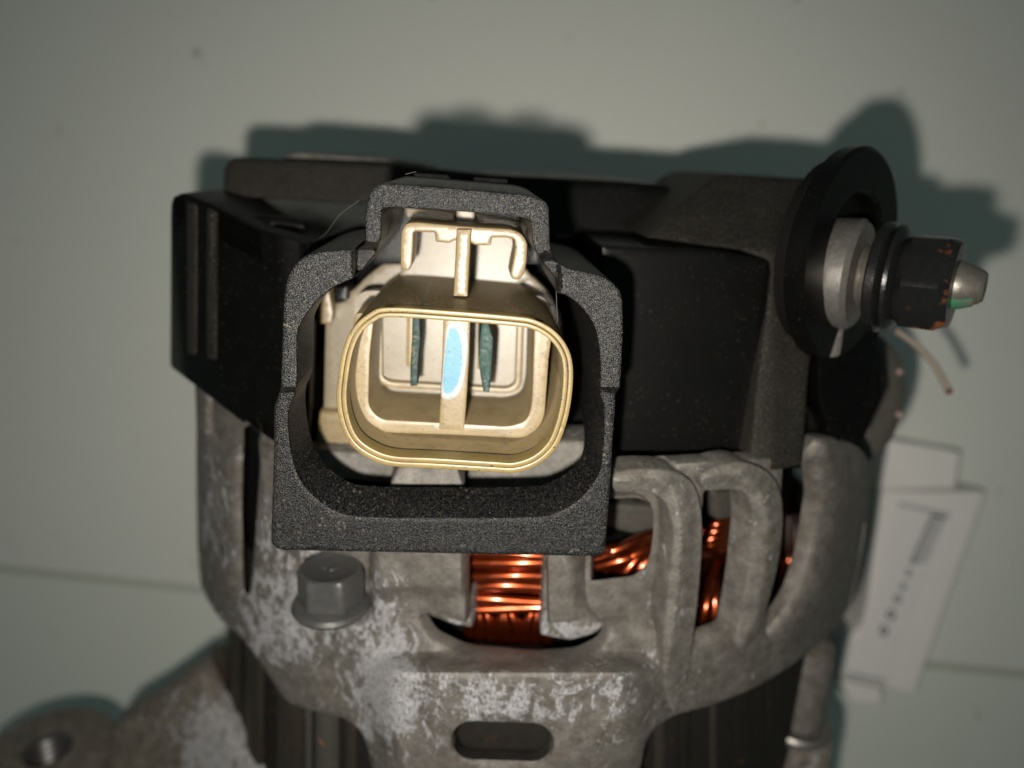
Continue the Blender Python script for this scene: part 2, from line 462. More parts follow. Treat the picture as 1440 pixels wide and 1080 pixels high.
def onbench(u, v, z=0.0):        # where a survey pixel meets the height z (mm) above the bench
    q = MT @ ray(u, v); t = (z-CAMH)/q[2]; return CAM+q*t

# ------------------------------------------------------------------ the setting: bench top of two boards with a filled seam
def slab(name, poly, z0, z1, mat, parent=None, bevel=0):
    V = [(x*.001, y*.001, z1*.001) for x, y in poly]+[(x*.001, y*.001, z0*.001) for x, y in poly]; n = len(poly)
    FF = [tuple(range(n)), tuple(range(2*n-1, n-1, -1))]+[(i, (i+1) % n, n+(i+1) % n, n+i) for i in range(n)]
    return mk(name, V, FF, mat, parent, 30, False, loc=(0, 0, z0*.001))
sa, sb = onbench(0, 800), onbench(1440, 949)
dl = (sb-sa)/np.linalg.norm(sb-sa); nl = np.array([-dl[1], dl[0], 0]); mid = (sa+sb)/2
def bp(s, t): p = mid+dl*s+nl*t; return (p[0], p[1])
bench = slab('bench_top', [bp(-900, -900), bp(900, -900), bp(900, 900), bp(-900, 900)], -22, -3.0, m_seam)
tag(bench, 'pale grey bench top the alternator lies on', kind='structure')
g = 1.25
u1 = slab('board', [bp(-900, g), bp(900, g), bp(900, 900), bp(-900, 900)], -2.99, 0, m_bench, bench)
u2 = slab('board', [bp(-900, -900), bp(900, -900), bp(900, -g), bp(-900, -g)], -2.99, -0.15, m_bench2, bench)
seam = slab('seam_strip', [bp(-900, -g), bp(900, -g), bp(900, g), bp(-900, g)], -2.98, -.5, m_seam, bench)

# ------------------------------------------------------------------ the alternator
alt = empty('alternator', ROOT0, 'used car alternator lying on its side with cream plug and copper windings', 'alternator')

# --- rear bracket (cast aluminium bell)
def wear(u, v):
    w = 0.72*math.exp(-(((u-400)/85)**2+((v-880)/70)**2)) + .88*math.exp(-(((u-540)/45)**2+((v-930)/130)**2))
    w += .55*math.exp(-(((u-395)/45)**2+((v-760)/90)**2)) + .75*math.exp(-(((u-720)/200)**2+((v-985)/55)**2))
    w += .5*math.exp(-(((u-300)/40)**2+((v-720)/120)**2)) + .35*math.exp(-(((u-930)/60)**2+((v-900)/90)**2))
    if v < 945 and 590 < u < 900: w *= .45
    return min(1.35, w*1.15)-.2
RC3 = np.array([(1160, 625), (1174, 660), (1176, 700), (1168, 770), (1150, 835), (1108, 892), (1150, 835), (1168, 770), (1176, 700), (1174, 660)], float)
def bell_disp(u, v):
    boss = sm(u, 505, 562)*(1-sm(u, 872, 962))*sm(v, 912, 952)
    d = 7.5*boss
    d -= 6.0*(1-sm(v, 832, 905))*sm(u, 800, 850)*(1-sm(u, 915, 955))*(1 if v > 780 else .7)      # ledge under the second window
    d -= 5.0*sm(u, 398, 412)*(1-sm(u, 512, 530))*(1-sm(v, 850, 885))                             # bolt pocket
    d += 1.6*(sm(u, 520, 528))*(1-sm(u, 648, 660))*(1-sm(v, 822, 842))                           # step on the left block
    d -= 1.1*math.exp(-((u-296)/6)**2)*(1-sm(v, 800, 850))+1.4*(1-sm(u, 282, 290)); d += .0*sm(u, 296, 290)                                                                       # ridge on the flank
    d += 1.2*sm(u, 352, 366)*(1-sm(u, 400, 410))*(1-sm(v, 760, 860))
    d -= 7.0*(1-sm(v, 585, 650))*(1-sm(u, 430, 460))*sm(u, 285, 320)
    if u > 1080 and v < 930: d += 2.2*max(0, 1-bdist(np.array([[u, v]], float), [RC3])[0]/26)
    d += .25*math.sin(u*.031+v*.043)+.2*math.sin(u*.071-v*.037)
    return d
bell_out = cr([(272, 520), (272, 600), (272, 700), (275, 800), (283, 834), (306, 872), (339, 902), (367, 942), (396, 984), (428, 1000), (466, 1008),
    (496, 1022), (512, 1048), (524, 1090), (560, 1110), (880, 1110), (902, 1085), (914, 1042), (946, 1011), (1010, 992), (1078, 962),
    (1140, 920), (1188, 874), (1212, 800), (1226, 700), (1226, 652), (1210, 628), (1178, 616), (1152, 620), (1130, 640), (1060, 645), (900, 655), (866, 662), (852, 700), (800, 712), (640, 712), (450, 712), (412, 700), (404, 655), (384, 630), (345, 601), (300, 562)], 4)
H0 = rnd([(655, 725), (768, 725), (771, 880), (815, 876), (861, 880), (848, 911), (815, 927), (752, 931), (650, 922), (606, 900), (586, 868), (612, 862), (655, 880)], [6, 6, 3, 3, 10, 12, 14, 20, 20, 10, 10, 3, 3])
H1 = rnd([(836, 705), (905, 702), (930, 722), (930, 760), (925, 800), (905, 824), (836, 832)], [4, 20, 20, 10, 20, 18, 4])
H2 = rnd([(992, 690), (1036, 688), (1049, 712), (1043, 800), (1028, 885), (976, 905), (982, 850), (988, 750)], [8, 14, 14, 10, 16, 4, 6, 6])
H3 = rnd([(1104, 655), (1148, 650), (1153, 700), (1140, 780), (1118, 846), (1080, 893), (1082, 850), (1098, 770)], [4, 10, 10, 20, 30, 4, 20, 20])
HL = rnd([(334, 602), (358, 596), (362, 650), (356, 740), (348, 836), (335, 838), (331, 720)], 6)
SL = stadium(706, 1047, 72, 28, .03)
shell('rear_bracket', m_alu, bell_out, Cyl(RB), lambda u, v: 1.0 if u < 420 else 2.4, alt, [H0, H1, H2, H3, HL, SL], bev=7, step=7, disp=bell_disp, attr=wear, sharp=40)
# the triangular webs beside the winding window, set deeper
wb = lambda u, v: .25 + .5*sm(v, 850, 900)
shell('web', m_alu, rnd([(586, 850), (628, 836), (664, 842), (664, 884), (640, 880), (590, 862)], [6, 8, 3, 3, 5, 6]), Cyl(RB-4.2), 5, alt, bev=5, attr=wb)
shell('web', m_alu, rnd([(764, 800), (830, 820), (846, 858), (858, 876), (836, 893), (800, 902), (760, 894)], [3, 10, 10, 6, 10, 6, 3]), Cyl(RB-4.2), 5, alt, bev=5, attr=wb)
# bracket ribs: raised bars that stand proud of the bell
wr = lambda u, v: -.05
def pdist(u, v, path):
    P = np.array([(u, v)], float); A = np.array(path[:-1], float); B = np.array(path[1:], float); AB = B-A
    t = np.clip(((P-A)*AB).sum(1)/(AB**2).sum(1), 0, 1)
    return float(np.sqrt(((A+t[:, None]*AB-P)**2).sum(1)).min())
rc1 = [(866, 676), (925, 673), (948, 688), (958, 735), (957, 800), (948, 880), (935, 960)]
rc2 = [(990, 674), (1040, 664), (1070, 690), (1082, 735), (1076, 800), (1060, 880), (1045, 905)]
rib1 = cr([(866, 664), (930, 660), (962, 668), (981, 692), (988, 735), (986, 800), (978, 880), (966, 960), (944, 1000), (932, 940), (936, 850), (944, 790), (946, 740), (934, 706), (908, 692), (866, 692)], 3)
shell('rib', m_alu_plain, rib1, Cyl(RB+1.8), 4, alt, bev=3, step=5, attr=wr, sharp=26, disp=lambda u, v: 1.5*max(0, 1-pdist(u, v, rc1)/24)-.7)
rib2 = cr([(990, 664), (1040, 650), (1078, 662), (1098, 690), (1102, 740), (1094, 800), (1078, 860), (1062, 902), (1042, 914), (1034, 900), (1046, 840), (1056, 760), (1056, 712), (1040, 690), (992, 690)], 3)
shell('rib', m_alu_plain, rib2, Cyl(RB+1.6), 4, alt, bev=3, step=5, attr=wr, sharp=26, disp=lambda u, v: 1.5*max(0, 1-pdist(u, v, rc2)/24)-.7)
# boss pads inside the plug shroud
shell('casting_pad', m_alu_plain, rnd([(560, 655), (642, 655), (654, 690), (546, 690)], 4), Plane(90, 0, -.01), 6, alt, bev=4, attr=wr)
shell('casting_pad', m_alu_plain, rnd([(660, 620), (860, 620), (850, 692), (658, 688)], 4), Plane(97), 6, alt, bev=4, attr=wr)
shell('casting_pad', m_alu_plain, rnd([(410, 630), (560, 640), (548, 680), (420, 668)], 4), Plane(98), 6, alt, bev=4, attr=wr)
# --- dark inside: rotor and stator core
ya = M @ ray(720, 540)
def axis_pt(y_world, r=0, ang=0):     # lens-mm point on the shaft axis at world y (mm)
    return M.T @ np.array([AX+r*math.sin(ang), y_world, AZ+r*math.cos(ang)])
yat = lambda v, r: (M @ (Cyl(r)(720, v)[0]))[1]
y_top, y_rim, y_low = yat(600, RB), yat(930, RB), yat(1500, RB)
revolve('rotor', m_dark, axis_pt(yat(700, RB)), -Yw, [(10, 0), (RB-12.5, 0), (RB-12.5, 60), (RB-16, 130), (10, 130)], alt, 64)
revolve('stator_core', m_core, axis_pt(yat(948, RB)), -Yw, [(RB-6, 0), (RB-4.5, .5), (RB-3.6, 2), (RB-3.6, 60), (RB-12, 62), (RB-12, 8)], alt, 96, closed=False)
shell('slot_shade_sheet', m_dark, [(318, 590), (380, 590), (380, 850), (318, 850)], Cyl(RB-6.5), 1.5, alt, bev=0, step=20)  # added near-black sheet; its colour stands in for shade inside the slot
# the weld ridges and slots down the outside of the core
for u0, w_, m_, dr in ((299, 12, m_core_rib, .2), (322, 16, m_core_rib, .9), (352, 24, m_core_rib, .9), (400, 34, m_core_rib, 1.4), (431, 8, m_core_grey, .5), (452, 28, m_core_grey, 1.6), (492, 20, m_core_rib, .2),
                       (930, 18, m_core_rib, .6), (965, 18, m_core, .7), (1006, 9, m_core_rib, .6), (1048, 26, m_core, .6), (1092, 20, m_core, .6)):
    v0 = (912 if u0 < 315 else 885) if u0 < 500 else 950
    shell('core_ridge', m_, [(u0-w_/2, v0), (u0+w_/2, v0), (u0+w_/2, 1130), (u0-w_/2, 1130)], Cyl(RB-3.6+dr), 4, alt, bev=w_*.4, step=14)
# --- copper windings: each strand a wire of its own
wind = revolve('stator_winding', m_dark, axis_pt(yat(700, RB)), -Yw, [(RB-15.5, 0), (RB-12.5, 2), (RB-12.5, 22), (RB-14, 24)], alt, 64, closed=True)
def arcwire(v, r, u0, u1, wob, rad, ph):
    pts = []; sl = random.uniform(-.03, .06)
    for k in range(9):
        u = u0+(u1-u0)*k/8
        pts.append(Cyl(r+.16*math.sin(ph+k*1.1))(u, v+wob*math.sin(ph*2+k*.9)+(u-u0)*sl+5*((k-4)/4)**2)[0])
    tube('copper_wire', m_copper, pts, rad, wind, 10, 5)
for k, v in enumerate((762, 777, 793, 809, 825, 841, 857)):
    arcwire(v+random.uniform(-1, 1), RB-8.6+.7*random.random(), 600+random.uniform(-10, 0), 800, 1.3, random.uniform(.84, .98), k*.9)
for k in range(9):                       # drooping strands below the wound bundle
    u = 662+k*13+random.uniform(-3, 3)
    tube('copper_wire', m_copper, [Cyl(RB-9.2)(u+random.uniform(-12, 12), 858)[0], Cyl(RB-8.7)(u, 880)[0], Cyl(RB-10.5)(u+random.uniform(-5, 5), 915)[0], Cyl(RB-13)(u+random.uniform(-6, 6), 945)[0]], .85, wind, 8, 5)
for k in range(10):                      # slanting strands behind the second window
    u = 835+k*12; v = 770+random.uniform(-6, 14)+k*1.5
    tube('copper_wire', m_copper, [Cyl(RB-9.5)(u-45, v+16+random.uniform(-6, 6))[0], Cyl(RB-8.2)(u, v)[0], Cyl(RB-9.2)(u+50, v-14+random.uniform(-6, 6))[0], Cyl(RB-11)(u+100, v-8)[0]], .88, wind, 8, 5)
for k in range(4):
    u = 872+k*17
    tube('copper_wire', m_copper, [Cyl(RB-11)(u-18, 850)[0], Cyl(RB-8)(u, 815)[0], Cyl(RB-8.4)(u+32, 775)[0], Cyl(RB-11)(u+60, 745)[0]], .88, wind, 8, 5)
for k in range(7):                       # upright strands behind the third window
    u = 964+k*12+random.uniform(-4, 4); q = random.uniform(-.4, 1.5); w_ = random.uniform(-14, 14)
    tube('copper_wire', m_copper, [Cyl(RB-13)(u+22+w_, 770)[0], Cyl(RB-10.5+q)(u+10+w_*.5, 815)[0], Cyl(RB-8.2+q)(u+4, 855+random.uniform(-8, 10))[0], Cyl(RB-9+q)(u-5, 890)[0], Cyl(RB-12)(u-10, 925)[0]], .9, wind, 8, 5)
for k in range(5):
    tube('copper_wire', m_copper, [Cyl(RB-12)(960+k*8, 790-k*9)[0], Cyl(RB-9.8)(1010, 772-k*9)[0], Cyl(RB-10)(1060, 770-k*8)[0], Cyl(RB-12)(1110, 780-k*6)[0]], .85, wind, 8, 5)
for k in range(3):                       # and the fourth
    u = 1098+k*11
    tube('copper_wire', m_copper, [Cyl(RB-12)(u+6, 730)[0], Cyl(RB-9)(u+2, 775)[0], Cyl(RB-9)(u-3, 810)[0], Cyl(RB-12)(u-8, 850)[0]], .9, wind, 8, 5)
for k in range(3):                       # beside the hex bolt
    tube('copper_wire', m_copper, [Cyl(RB-12)(505+k*6, 770)[0], Cyl(RB-8)(510+k*5, 800)[0], Cyl(RB-8)(512+k*5, 820)[0], Cyl(RB-12)(516+k*4, 850)[0]], .8, wind, 8, 5)
# grey blocks glimpsed through the vents
shell('lead_clip', m_core_grey, rnd([(1004, 692), (1036, 690), (1038, 728), (1008, 732)], 5), Cyl(RB-9), 4, alt, bev=4)
shell('rectifier_lug', m_core_grey, rnd([(838, 706), (925, 712), (930, 748), (890, 752), (838, 738)], 8), Cyl(RB-10.5), 4, alt, bev=6)

# --- hex bolt in its pocket
pb, nb_ = Cyl(RB+1.2)(466, 836)
bolt = revolve('hex_bolt', m_bolt, pb, Yw, [(3.6, -.5), (4.35, -.4), (4.35, 3.4), (4.0, 3.9), (3.6, 4.05), (3.3, 3.85), (.4, 3.75)], alt, 72, hexr=3.85, phase=1.0)
revolve('flange', m_bolt, pb, Yw, [(2.6, -2.2), (4.9, -2.0), (5.2, -1.5), (4.95, -.9), (3.8, -.45), (2.6, -.45)], bolt, 48)
for dx, dy, a in ((-1.0, -.3, .4), (.4, .1, -.5), (1.0, -.6, .9)):
    c = pb+Yw*3.8+Xw*dx+Zw*dy*1.0
    tube('head_mark', m_bolt, [c-Xw*.45*math.cos(a)-Zw*.45*math.sin(a), c+Zw*.1, c+Xw*.45*math.cos(a)+Zw*.45*math.sin(a)], .13, bolt, 6, 3)

# --- mounting ear, lower left
ear = shell('mounting_ear', m_alu_ear, cr([(276, 948), (240, 972), (205, 996), (162, 1022), (150, 1056), (152, 1120), (240, 1180), (420, 1180), (400, 1095), (364, 1072), (336, 1052), (320, 1022), (304, 994), (290, 962)], 4), Plane(143, -.07, -.01, 150, 1000), 5, alt, bev=8, step=10, attr=lambda u, v: 1.15*sm(u, 190, 300)*sm(v, 950, 1010)-.1)
pe = ray(66, 1054)*153
revolve('ear_boss', m_alu_ear, pe, Yw, [(4.7, 0), (11.6, 0), (12.6, -.3), (13.1, -1.2), (13.1, -34), (4.7, -34)], ear, 56, closed=False, sharp=30)
thr = [(4.9, 0.05), (4.5, -.35)]
for k in range(12): thr += [(4.0, -.6-k*1.5), (4.6, -1.35-k*1.5)]
thr += [(4.8, -19), (4.8, 0)]
revolve('thread', m_bolt, pe, Yw, thr, ear, 40, closed=False, sharp=20)
# --- through bolt at the lower right
pt = ray(1140, 905)*128
tb = revolve('through_bolt_sleeve', m_alu_plain, pt, -Yw, [(2, -1), (4.0, 0), (4.4, 2), (4.4, 15.5), (2, 15.8)], alt, 32)
revolve('washer', m_spacer, pt-Yw*15.9, -Yw, [(2.4, 0), (5.6, 0), (6.0, .5), (6.0, 1.4), (2.4, 1.6)], tb, 36, closed=False)
shell('front_bracket', m_alu_ear, rnd([(1070, 1045), (1150, 1030), (1176, 1042), (1160, 1140), (1040, 1140)], 10), Plane(131), 20, alt, bev=10, step=12, attr=lambda u, v: .4)

# --- black rear cover
sec = Sweep([(236, 107), (248, 103.5), (300, 98), (395, 93.5), (520, 92.5), (900, 92.5), (1085, 95)], 400, -Zw)
left_wall = rnd([(239, 300), (240, 280), (256, 270), (300, 288), (366, 322), (420, 338), (436, 340), (436, 640), (395, 632), (362, 612), (238, 516)], [4, 8, 8, 8, 8, 4, 4, 4, 4, 6, 6])
cover = shell('rear_cover', m_cover, left_wall, sec, 30, alt, bev=4, step=9)
right_wall = rnd([(846, 345), (1000, 352), (1082, 366), (1084, 380), (1056, 658), (1040, 662), (870, 664), (846, 664)], [4, 4, 12, 6, 6, 4, 4, 4])
shell('side_panel', m_cover, right_wall, Plane(93.5, .008, .018, 880, 500), 26, cover, bev=4, step=10)
for u0, v0, v1 in ((268, 282, 498), (296, 292, 505)):
    shell('ridge', m_cover_lit, rnd([(u0-8, v0), (u0+8, v0+5), (u0+7, v1+5), (u0-8, v1)], 6), Sweep([(236, 106.2), (248, 102.6), (300, 97.1), (395, 92.8)], 400, -Zw), 3, cover, bev=7, step=10)
# rear end face of the cover, seen steeply
edge = [(244, 276), (258, 271), (300, 288), (366, 322), (420, 338), (440, 340), (460, 341), (560, 345), (700, 348), (830, 351), (848, 352), (900, 353), (1000, 356), (1080, 368)]
V = []; FF = []
for u, v in edge:
    p = sec(u, v+1)[0]
    s0 = 26 if 450 < u < 840 else 0
    V += [W(p-Zw*s0), W(p-Zw*62), W(p-Zw*62-Yw*4), W(p-Zw*s0-Yw*4)]
n = len(edge)
for i in range(n-1):
    for k in range(4): FF.append((4*i+k, 4*i+(k+1) % 4, 4*i+4+(k+1) % 4, 4*i+4+k))
FF += [(0, 1, 2, 3), tuple(4*(n-1)+k for k in (3, 2, 1, 0))]
mk('end_face', V, FF, m_cover, cover, 30)
shell('inner_wall', m_dark, [(430, 340), (862, 350), (862, 640), (430, 640)], Plane(110), 3, cover, bev=0, step=30)  # added black backing, in place of shade in the gaps behind the shroud
# notch and clip on the end face
pn = sec(378, 325)[0]
shell('clip', m_cover, rnd([(344, 312), (356, 304), (392, 305), (425, 312), (430, 322), (385, 316), (368, 326), (350, 324)], 4), Plane(98), 3, cover, bev=3)
shell('clip_slot', m_dark, rnd([(352, 315), (384, 311), (366, 325)], 3), Plane(97.6), 3, cover, bev=2)
# raised step on the end face
shell('raised_step', m_cover_lit, rnd([(314, 236), (320, 225), (332, 221), (560, 232), (700, 247), (700, 300), (560, 290), (312, 276)], [6, 8, 8, 4, 4, 4, 4, 4]), Plane(111, -.012, 0, 320, 250), 5, cover, bev=6, step=10)
shell('raised_step', m_cover, rnd([(676, 245), (860, 254), (940, 260), (960, 290), (930, 345), (680, 330)], 8), Plane(110), 36, cover, bev=5, step=12)
shell('lit_strip', m_alu_plain, rnd([(398, 219), (420, 214), (530, 222), (600, 232), (600, 244), (400, 240)], 5), Plane(114), 26, cover, bev=3, step=12)  # added pale strip, drawn for the lit sliver above the raised step

# --- stud housing hump
class Hump:
    def __call__(s, u, v):
        d = 93.2+.006*(u-1000)+ (0 if v > 352 else (352-v)*.065)
        if u > 1085: d += (u-1085)*.035
        return ray(u, v)*d, -Zw
hump_out = rnd([(906, 334), (950, 294), (1000, 252), (1020, 245), (1150, 252), (1172, 270), (1160, 400), (1140, 520), (1130, 655), (1092, 664), (1052, 660), (1064, 540), (1084, 385), (1078, 366), (1040, 352), (990, 346)],
               [6, 4, 10, 10, 10, 10, 6, 6, 6, 6, 4, 4, 10, 8, 8, 8])
hump = shell('stud_housing', m_cover_lit, hump_out, Hump(), 26, alt, bev=7, step=9)
shell('skirt', m_cover, rnd([(1124, 500), (1165, 470), (1235, 462), (1243, 560), (1215, 622), (1150, 628), (1130, 662), (1092, 655)], 8), Plane(104), 22, hump, bev=6, step=12)
shell('inner_wall', m_cover, rnd([(1150, 420), (1240, 430), (1236, 500), (1215, 610), (1170, 625), (1150, 560)], 6), Plane(99, .04, 0, 1150, 500), 14, hump, bev=5, step=12)
rax = np.array([.68, -.22, .70]); rax /= np.linalg.norm(rax)
sax = np.array([.78, -.19, .58]); sax /= np.linalg.norm(sax)
p_ring = ray(1190, 360)*93.0
ring = revolve('collar', m_cover, p_ring, rax, [(8.0, -1.6), (12.6, -1.6), (13.2, -1.2), (13.2, .6), (12.7, 1.0), (8.2, 1.0), (7.7, .5), (7.7, -1.2)], hump, 64, closed=False)
p_st = ray(1180, 384)*93.5
revolve('collar_shade_disc', m_dark, p_ring, rax, [(.5, -3.5), (11.5, -3.5), (11.5, -1.8), (.5, -1.8)], hump, 40)  # added dark disc, so the gap behind the collar reads as shade
sp = revolve('spacer', m_spacer, p_st, sax, [(2, -3), (6.6, -3), (6.9, -2.5), (6.9, 2.0), (6.3, 2.6), (3.9, 2.7)], alt, 48)
lug = shell('lug_tail', m_spacer, rnd([(1160, 452), (1190, 448), (1182, 502), (1163, 504)], 6), Plane(94), 2, sp, bev=3)
prof = [(1.5, 2.2)]
h = 2.8
while h < 6.6: prof += [(3.75, h), (3.5, h+.3)]; h += .6
stud = revolve('terminal_stud', m_stud, p_st, sax, prof+[(2.8, 6.7), (2.8, 13.4), (2.6, 13.9), (1.95, 15.5), (1.6, 15.9), (.3, 16.0)], alt, 40, sharp=30)
nut = revolve('flange_nut', m_nut, p_st, sax, [(3.0, 4.3), (6.3, 4.3), (6.7, 4.6), (6.7, 5.5), (6.3, 5.8), (5.9, 5.95), (6.3, 6.1), (6.6, 6.4), (6.5, 6.8), (5.8, 7.2), (5.4, 7.4), (3.0, 7.4)], alt, 48, closed=False)
hexn = revolve('hex_head', m_nut, p_st, sax, [(2.8, 7.3), (5.0, 7.35), (6.0, 8.2), (6.0, 11.9), (5.0, 13.0), (2.8, 13.1)], nut, 72, closed=False, hexr=5.25, phase=.2)
# a dab of green marking paint on the underside of the stud's end
x_, y_, a_ = frame(sax); V = []; FF = []; n = 9
dn = -Yw*.8+Zw*.6; dn -= a_*dn.dot(a_); dn /= np.linalg.norm(dn); dw = np.cross(a_, dn)
for r0 in (2.88, 2.4):
    for h_, rr in ((13.0, 0), (13.9, -.18), (14.6, -.44), (15.1, -.64)):
        for k in range(n):
            t_ = -.55+1.1*k/(n-1); V.append(W(p_st+a_*h_+(dn*math.cos(t_)+dw*math.sin(t_))*(r0+rr)))
for q in range(2):
    for i in range(3):
        for k in range(n-1): b0 = q*4*n+i*n+k; FF.append((b0, b0+1, b0+n+1, b0+n))
mk('paint_dab', V, FF, m_green, stud)
# --- loose lead and pieces behind
tube('lead_wire', m_wire, [ray(1262, 466)*116, ray(1283, 481)*117, ray(1308, 505)*118, ray(1327, 535)*119, ray(1333, 549)*119.5], .52, alt, 10, 5)
tube('bare_end', m_reddish, [ray(1332, 546)*119.4, ray(1335, 552)*119.6], .55, alt, 10, 2)
rc = shell('rectifier_edge', m_core_grey, cr([(1225, 470), (1252, 482), (1274, 512), (1277, 560), (1262, 612), (1240, 640), (1205, 650), (1200, 520)], 4), Plane(126), 16, alt, bev=10, step=12)
for u, v in ((1265, 523), (1264, 583)):
    tube('wire_end', m_reddish, [ray(u, v)*125.6, ray(u, v)*125.2], .5, rc, 12, 2)

LEAN = .016
def Lean(d): return Plane(d, 0, LEAN)
# --- plug shroud: grained black frame
sh_out = rnd([(513, 345), (513, 290), (526, 258), (556, 258), (745, 274), (772, 284), (774, 350), (786, 372), (806, 379), (850, 388), (876, 410), (877, 470), (873, 545), (866, 556), (866, 572), (852, 776), (842, 784), (392, 775), (380, 766),
              (384, 640), (385, 572), (394, 548), (398, 430), (402, 392), (420, 362), (455, 353), (500, 350)],
             [14, 16, 16, 16, 16, 16, 16, 14, 8, 16, 20, 10, 6, 3, 3, 10, 10, 12, 12, 6, 4, 4, 6, 16, 18, 8, 8])
sh_in = cr([(417, 545), (418, 475), (424, 454), (439, 431), (454, 416), (470, 404), (492, 394), (504, 386), (516, 372), (530, 352), (536, 330), (537, 303), (546, 292), (640, 297), (734, 306), (747, 318), (750, 344), (763, 370), (780, 390), (783, 411), (796, 416), (815, 430), (832, 452), (841, 480), (844, 520), (844, 555),
           (849, 575), (848, 629), (841, 667), (814, 702), (779, 722), (745, 727), (640, 728), (505, 726), (462, 713), (430, 685), (415, 657), (407, 615), (406, 578)], 4)
def shroud_disp(u, v):
    d = -1.0*sm(v, 544, 552)
    # recessed shoulders where the hood meets the frame
    d -= 6.5*sm(u, 496, 501)*(1-sm(u, 536, 541))*sm(v, 340, 352)*(1-sm(v, 420, 430))
    d -= 1.8*sm(u, 757, 764)*(1-sm(u, 784, 789))*sm(v, 352, 368)*(1-sm(v, 425, 435))
    d -= .013*max(0, v-552)
    return d
def sh_thick(u, v):
    t = 24.0
    t = min(t, 24-16.5*sm(v, 600, 690)) if v > 600 else t
    if u < 470: t = min(t, 8.0+14*(1-sm(v, 350, 400)))
    return t
shroud = shell('plug_shroud', m_shroud, sh_out, Lean(75.0), sh_thick, alt, [sh_in], bev=4.2, step=4.5, disp=shroud_disp)
shell('back_wall', m_cover, rnd([(526, 272), (772, 287), (775, 372), (700, 372), (600, 372), (522, 372)], 6), Lean(98.5), 3, shroud, bev=2, step=12)
for u, v in ((606, 246), (690, 252)):
    shell('hood_slot', m_dark, rnd([(u-24, v-3), (u+24, v), (u+24, v+6), (u-24, v+2)], 2), Lean(79.0), 1.0, shroud, bev=1)

# --- cream plug
rim_o = cr([(475, 531), (482, 492), (495, 462), (518, 441), (546, 432), (634, 437), (718, 444), (751, 449), (779, 464), (798, 487), (806, 514), (805, 553), (798, 592), (784, 628), (759, 653), (726, 665), (690, 664), (607, 659), (551, 656), (518, 645), (493, 626), (479, 598), (473, 564)], 4)
rim_i = inset(rim_o, 14)
BD = 75.5
def dirt_top(u, v): return 0
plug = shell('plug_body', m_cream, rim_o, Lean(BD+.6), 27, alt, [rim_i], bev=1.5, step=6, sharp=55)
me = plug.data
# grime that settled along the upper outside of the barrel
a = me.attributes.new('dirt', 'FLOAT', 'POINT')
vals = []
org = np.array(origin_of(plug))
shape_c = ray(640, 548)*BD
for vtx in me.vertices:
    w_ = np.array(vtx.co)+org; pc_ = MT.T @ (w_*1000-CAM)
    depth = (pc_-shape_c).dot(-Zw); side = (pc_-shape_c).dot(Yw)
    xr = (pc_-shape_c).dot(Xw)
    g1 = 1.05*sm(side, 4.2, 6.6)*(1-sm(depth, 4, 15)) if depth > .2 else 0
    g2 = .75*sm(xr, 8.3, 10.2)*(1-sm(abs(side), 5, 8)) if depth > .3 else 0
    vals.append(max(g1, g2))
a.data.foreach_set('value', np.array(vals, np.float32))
lipo = shell('rim', m_rim, inset(rim_o, .4), Lean(BD), 1.6, plug, [inset(rim_o, 7.2)], bev=1.3, step=5)
shell('inner_rim', m_rim, inset(rim_o, 7.9), Lean(BD+.12), 2.2, plug, [inset(rim_o, 14.4)], bev=1.3, step=5)
led_o = inset(rim_o, 2)
ledge_o = rnd([(497, 455), (500, 440), (780, 452), (772, 500), (766, 585), (758, 602), (738, 617), (640, 612), (545, 609), (522, 603), (500, 580), (496, 540)], [6, 6, 6, 10, 10, 10, 16, 4, 16, 10, 12, 10])
ledge_i = rnd([(528, 430), (752, 440), (748, 565), (742, 592), (716, 600), (645, 596), (534, 590), (518, 572), (520, 500)], [3, 3, 10, 14, 10, 4, 14, 12, 6])
shell('ledge', m_cream, [(480, 428)] and ledge_o, Lean(82.5), 12, plug, [ledge_i], bev=2, step=7)
shell('floor', m_cream_pale, rnd([(498, 408), (775, 416), (772, 585), (498, 575)], 26), Lean(93.5), 2, plug, bev=0, step=16)
fr_o = rnd([(528, 416), (738, 420), (733, 545), (720, 554), (640, 550), (545, 545), (529, 538)], [4, 4, 10, 10, 2, 10, 10])
fr_i = rnd([(537, 421), (728, 425), (724, 540), (714, 546), (640, 542), (550, 537), (538, 532)], [4, 4, 8, 8, 2, 8, 8])
shell('floor_frame', m_cream, fr_o, Lean(92.4), 1.2, plug, [fr_i], bev=2, step=8)
for poly in ([(573, 420), (584, 421), (582, 516), (571, 515)], [(672, 424), (686, 425), (684, 520), (671, 519)]):
    shell('terminal_slot', m_rim, rnd(poly, 2), Lean(93.0), .8, plug, bev=1)
div = shell('divider', m_cream, rnd([(624, 432), (662, 434), (660, 500), (657, 550), (653, 606), (617, 604), (622, 500)], 2), Lean(82.4), 12, plug, bev=2, step=7)
pm = cr([(628, 458), (640, 452), (654, 458), (659, 480), (657, 512), (651, 545), (641, 560), (629, 563), (620, 556), (622, 520), (625, 480)], 5)
pbm = np.array(cr([(630, 470), (637, 460), (645, 466), (650, 488), (650, 515), (644, 540), (634, 553), (625, 552), (623, 535), (626, 500)], 5))
def blue_amt(u, v):
    P = np.array([[u, v]], float); dd = bdist(P, [pbm])[0]
    return .5+(dd if inpoly(P, pbm)[0] else -dd)/9.0
tag(shell('paint_mark', m_blue, pm, Lean(82.3), .3, div, bev=3, step=3.5, attr=blue_amt), 'sky blue paint mark with a white halo')
shell('terminal', m_teal, rnd([(580, 440), (590, 441), (591, 480), (588, 510), (587, 543), (577, 543), (577, 515), (579, 480)], 1.5), Lean(83.5), 9.5, plug, bev=1.5, step=5)
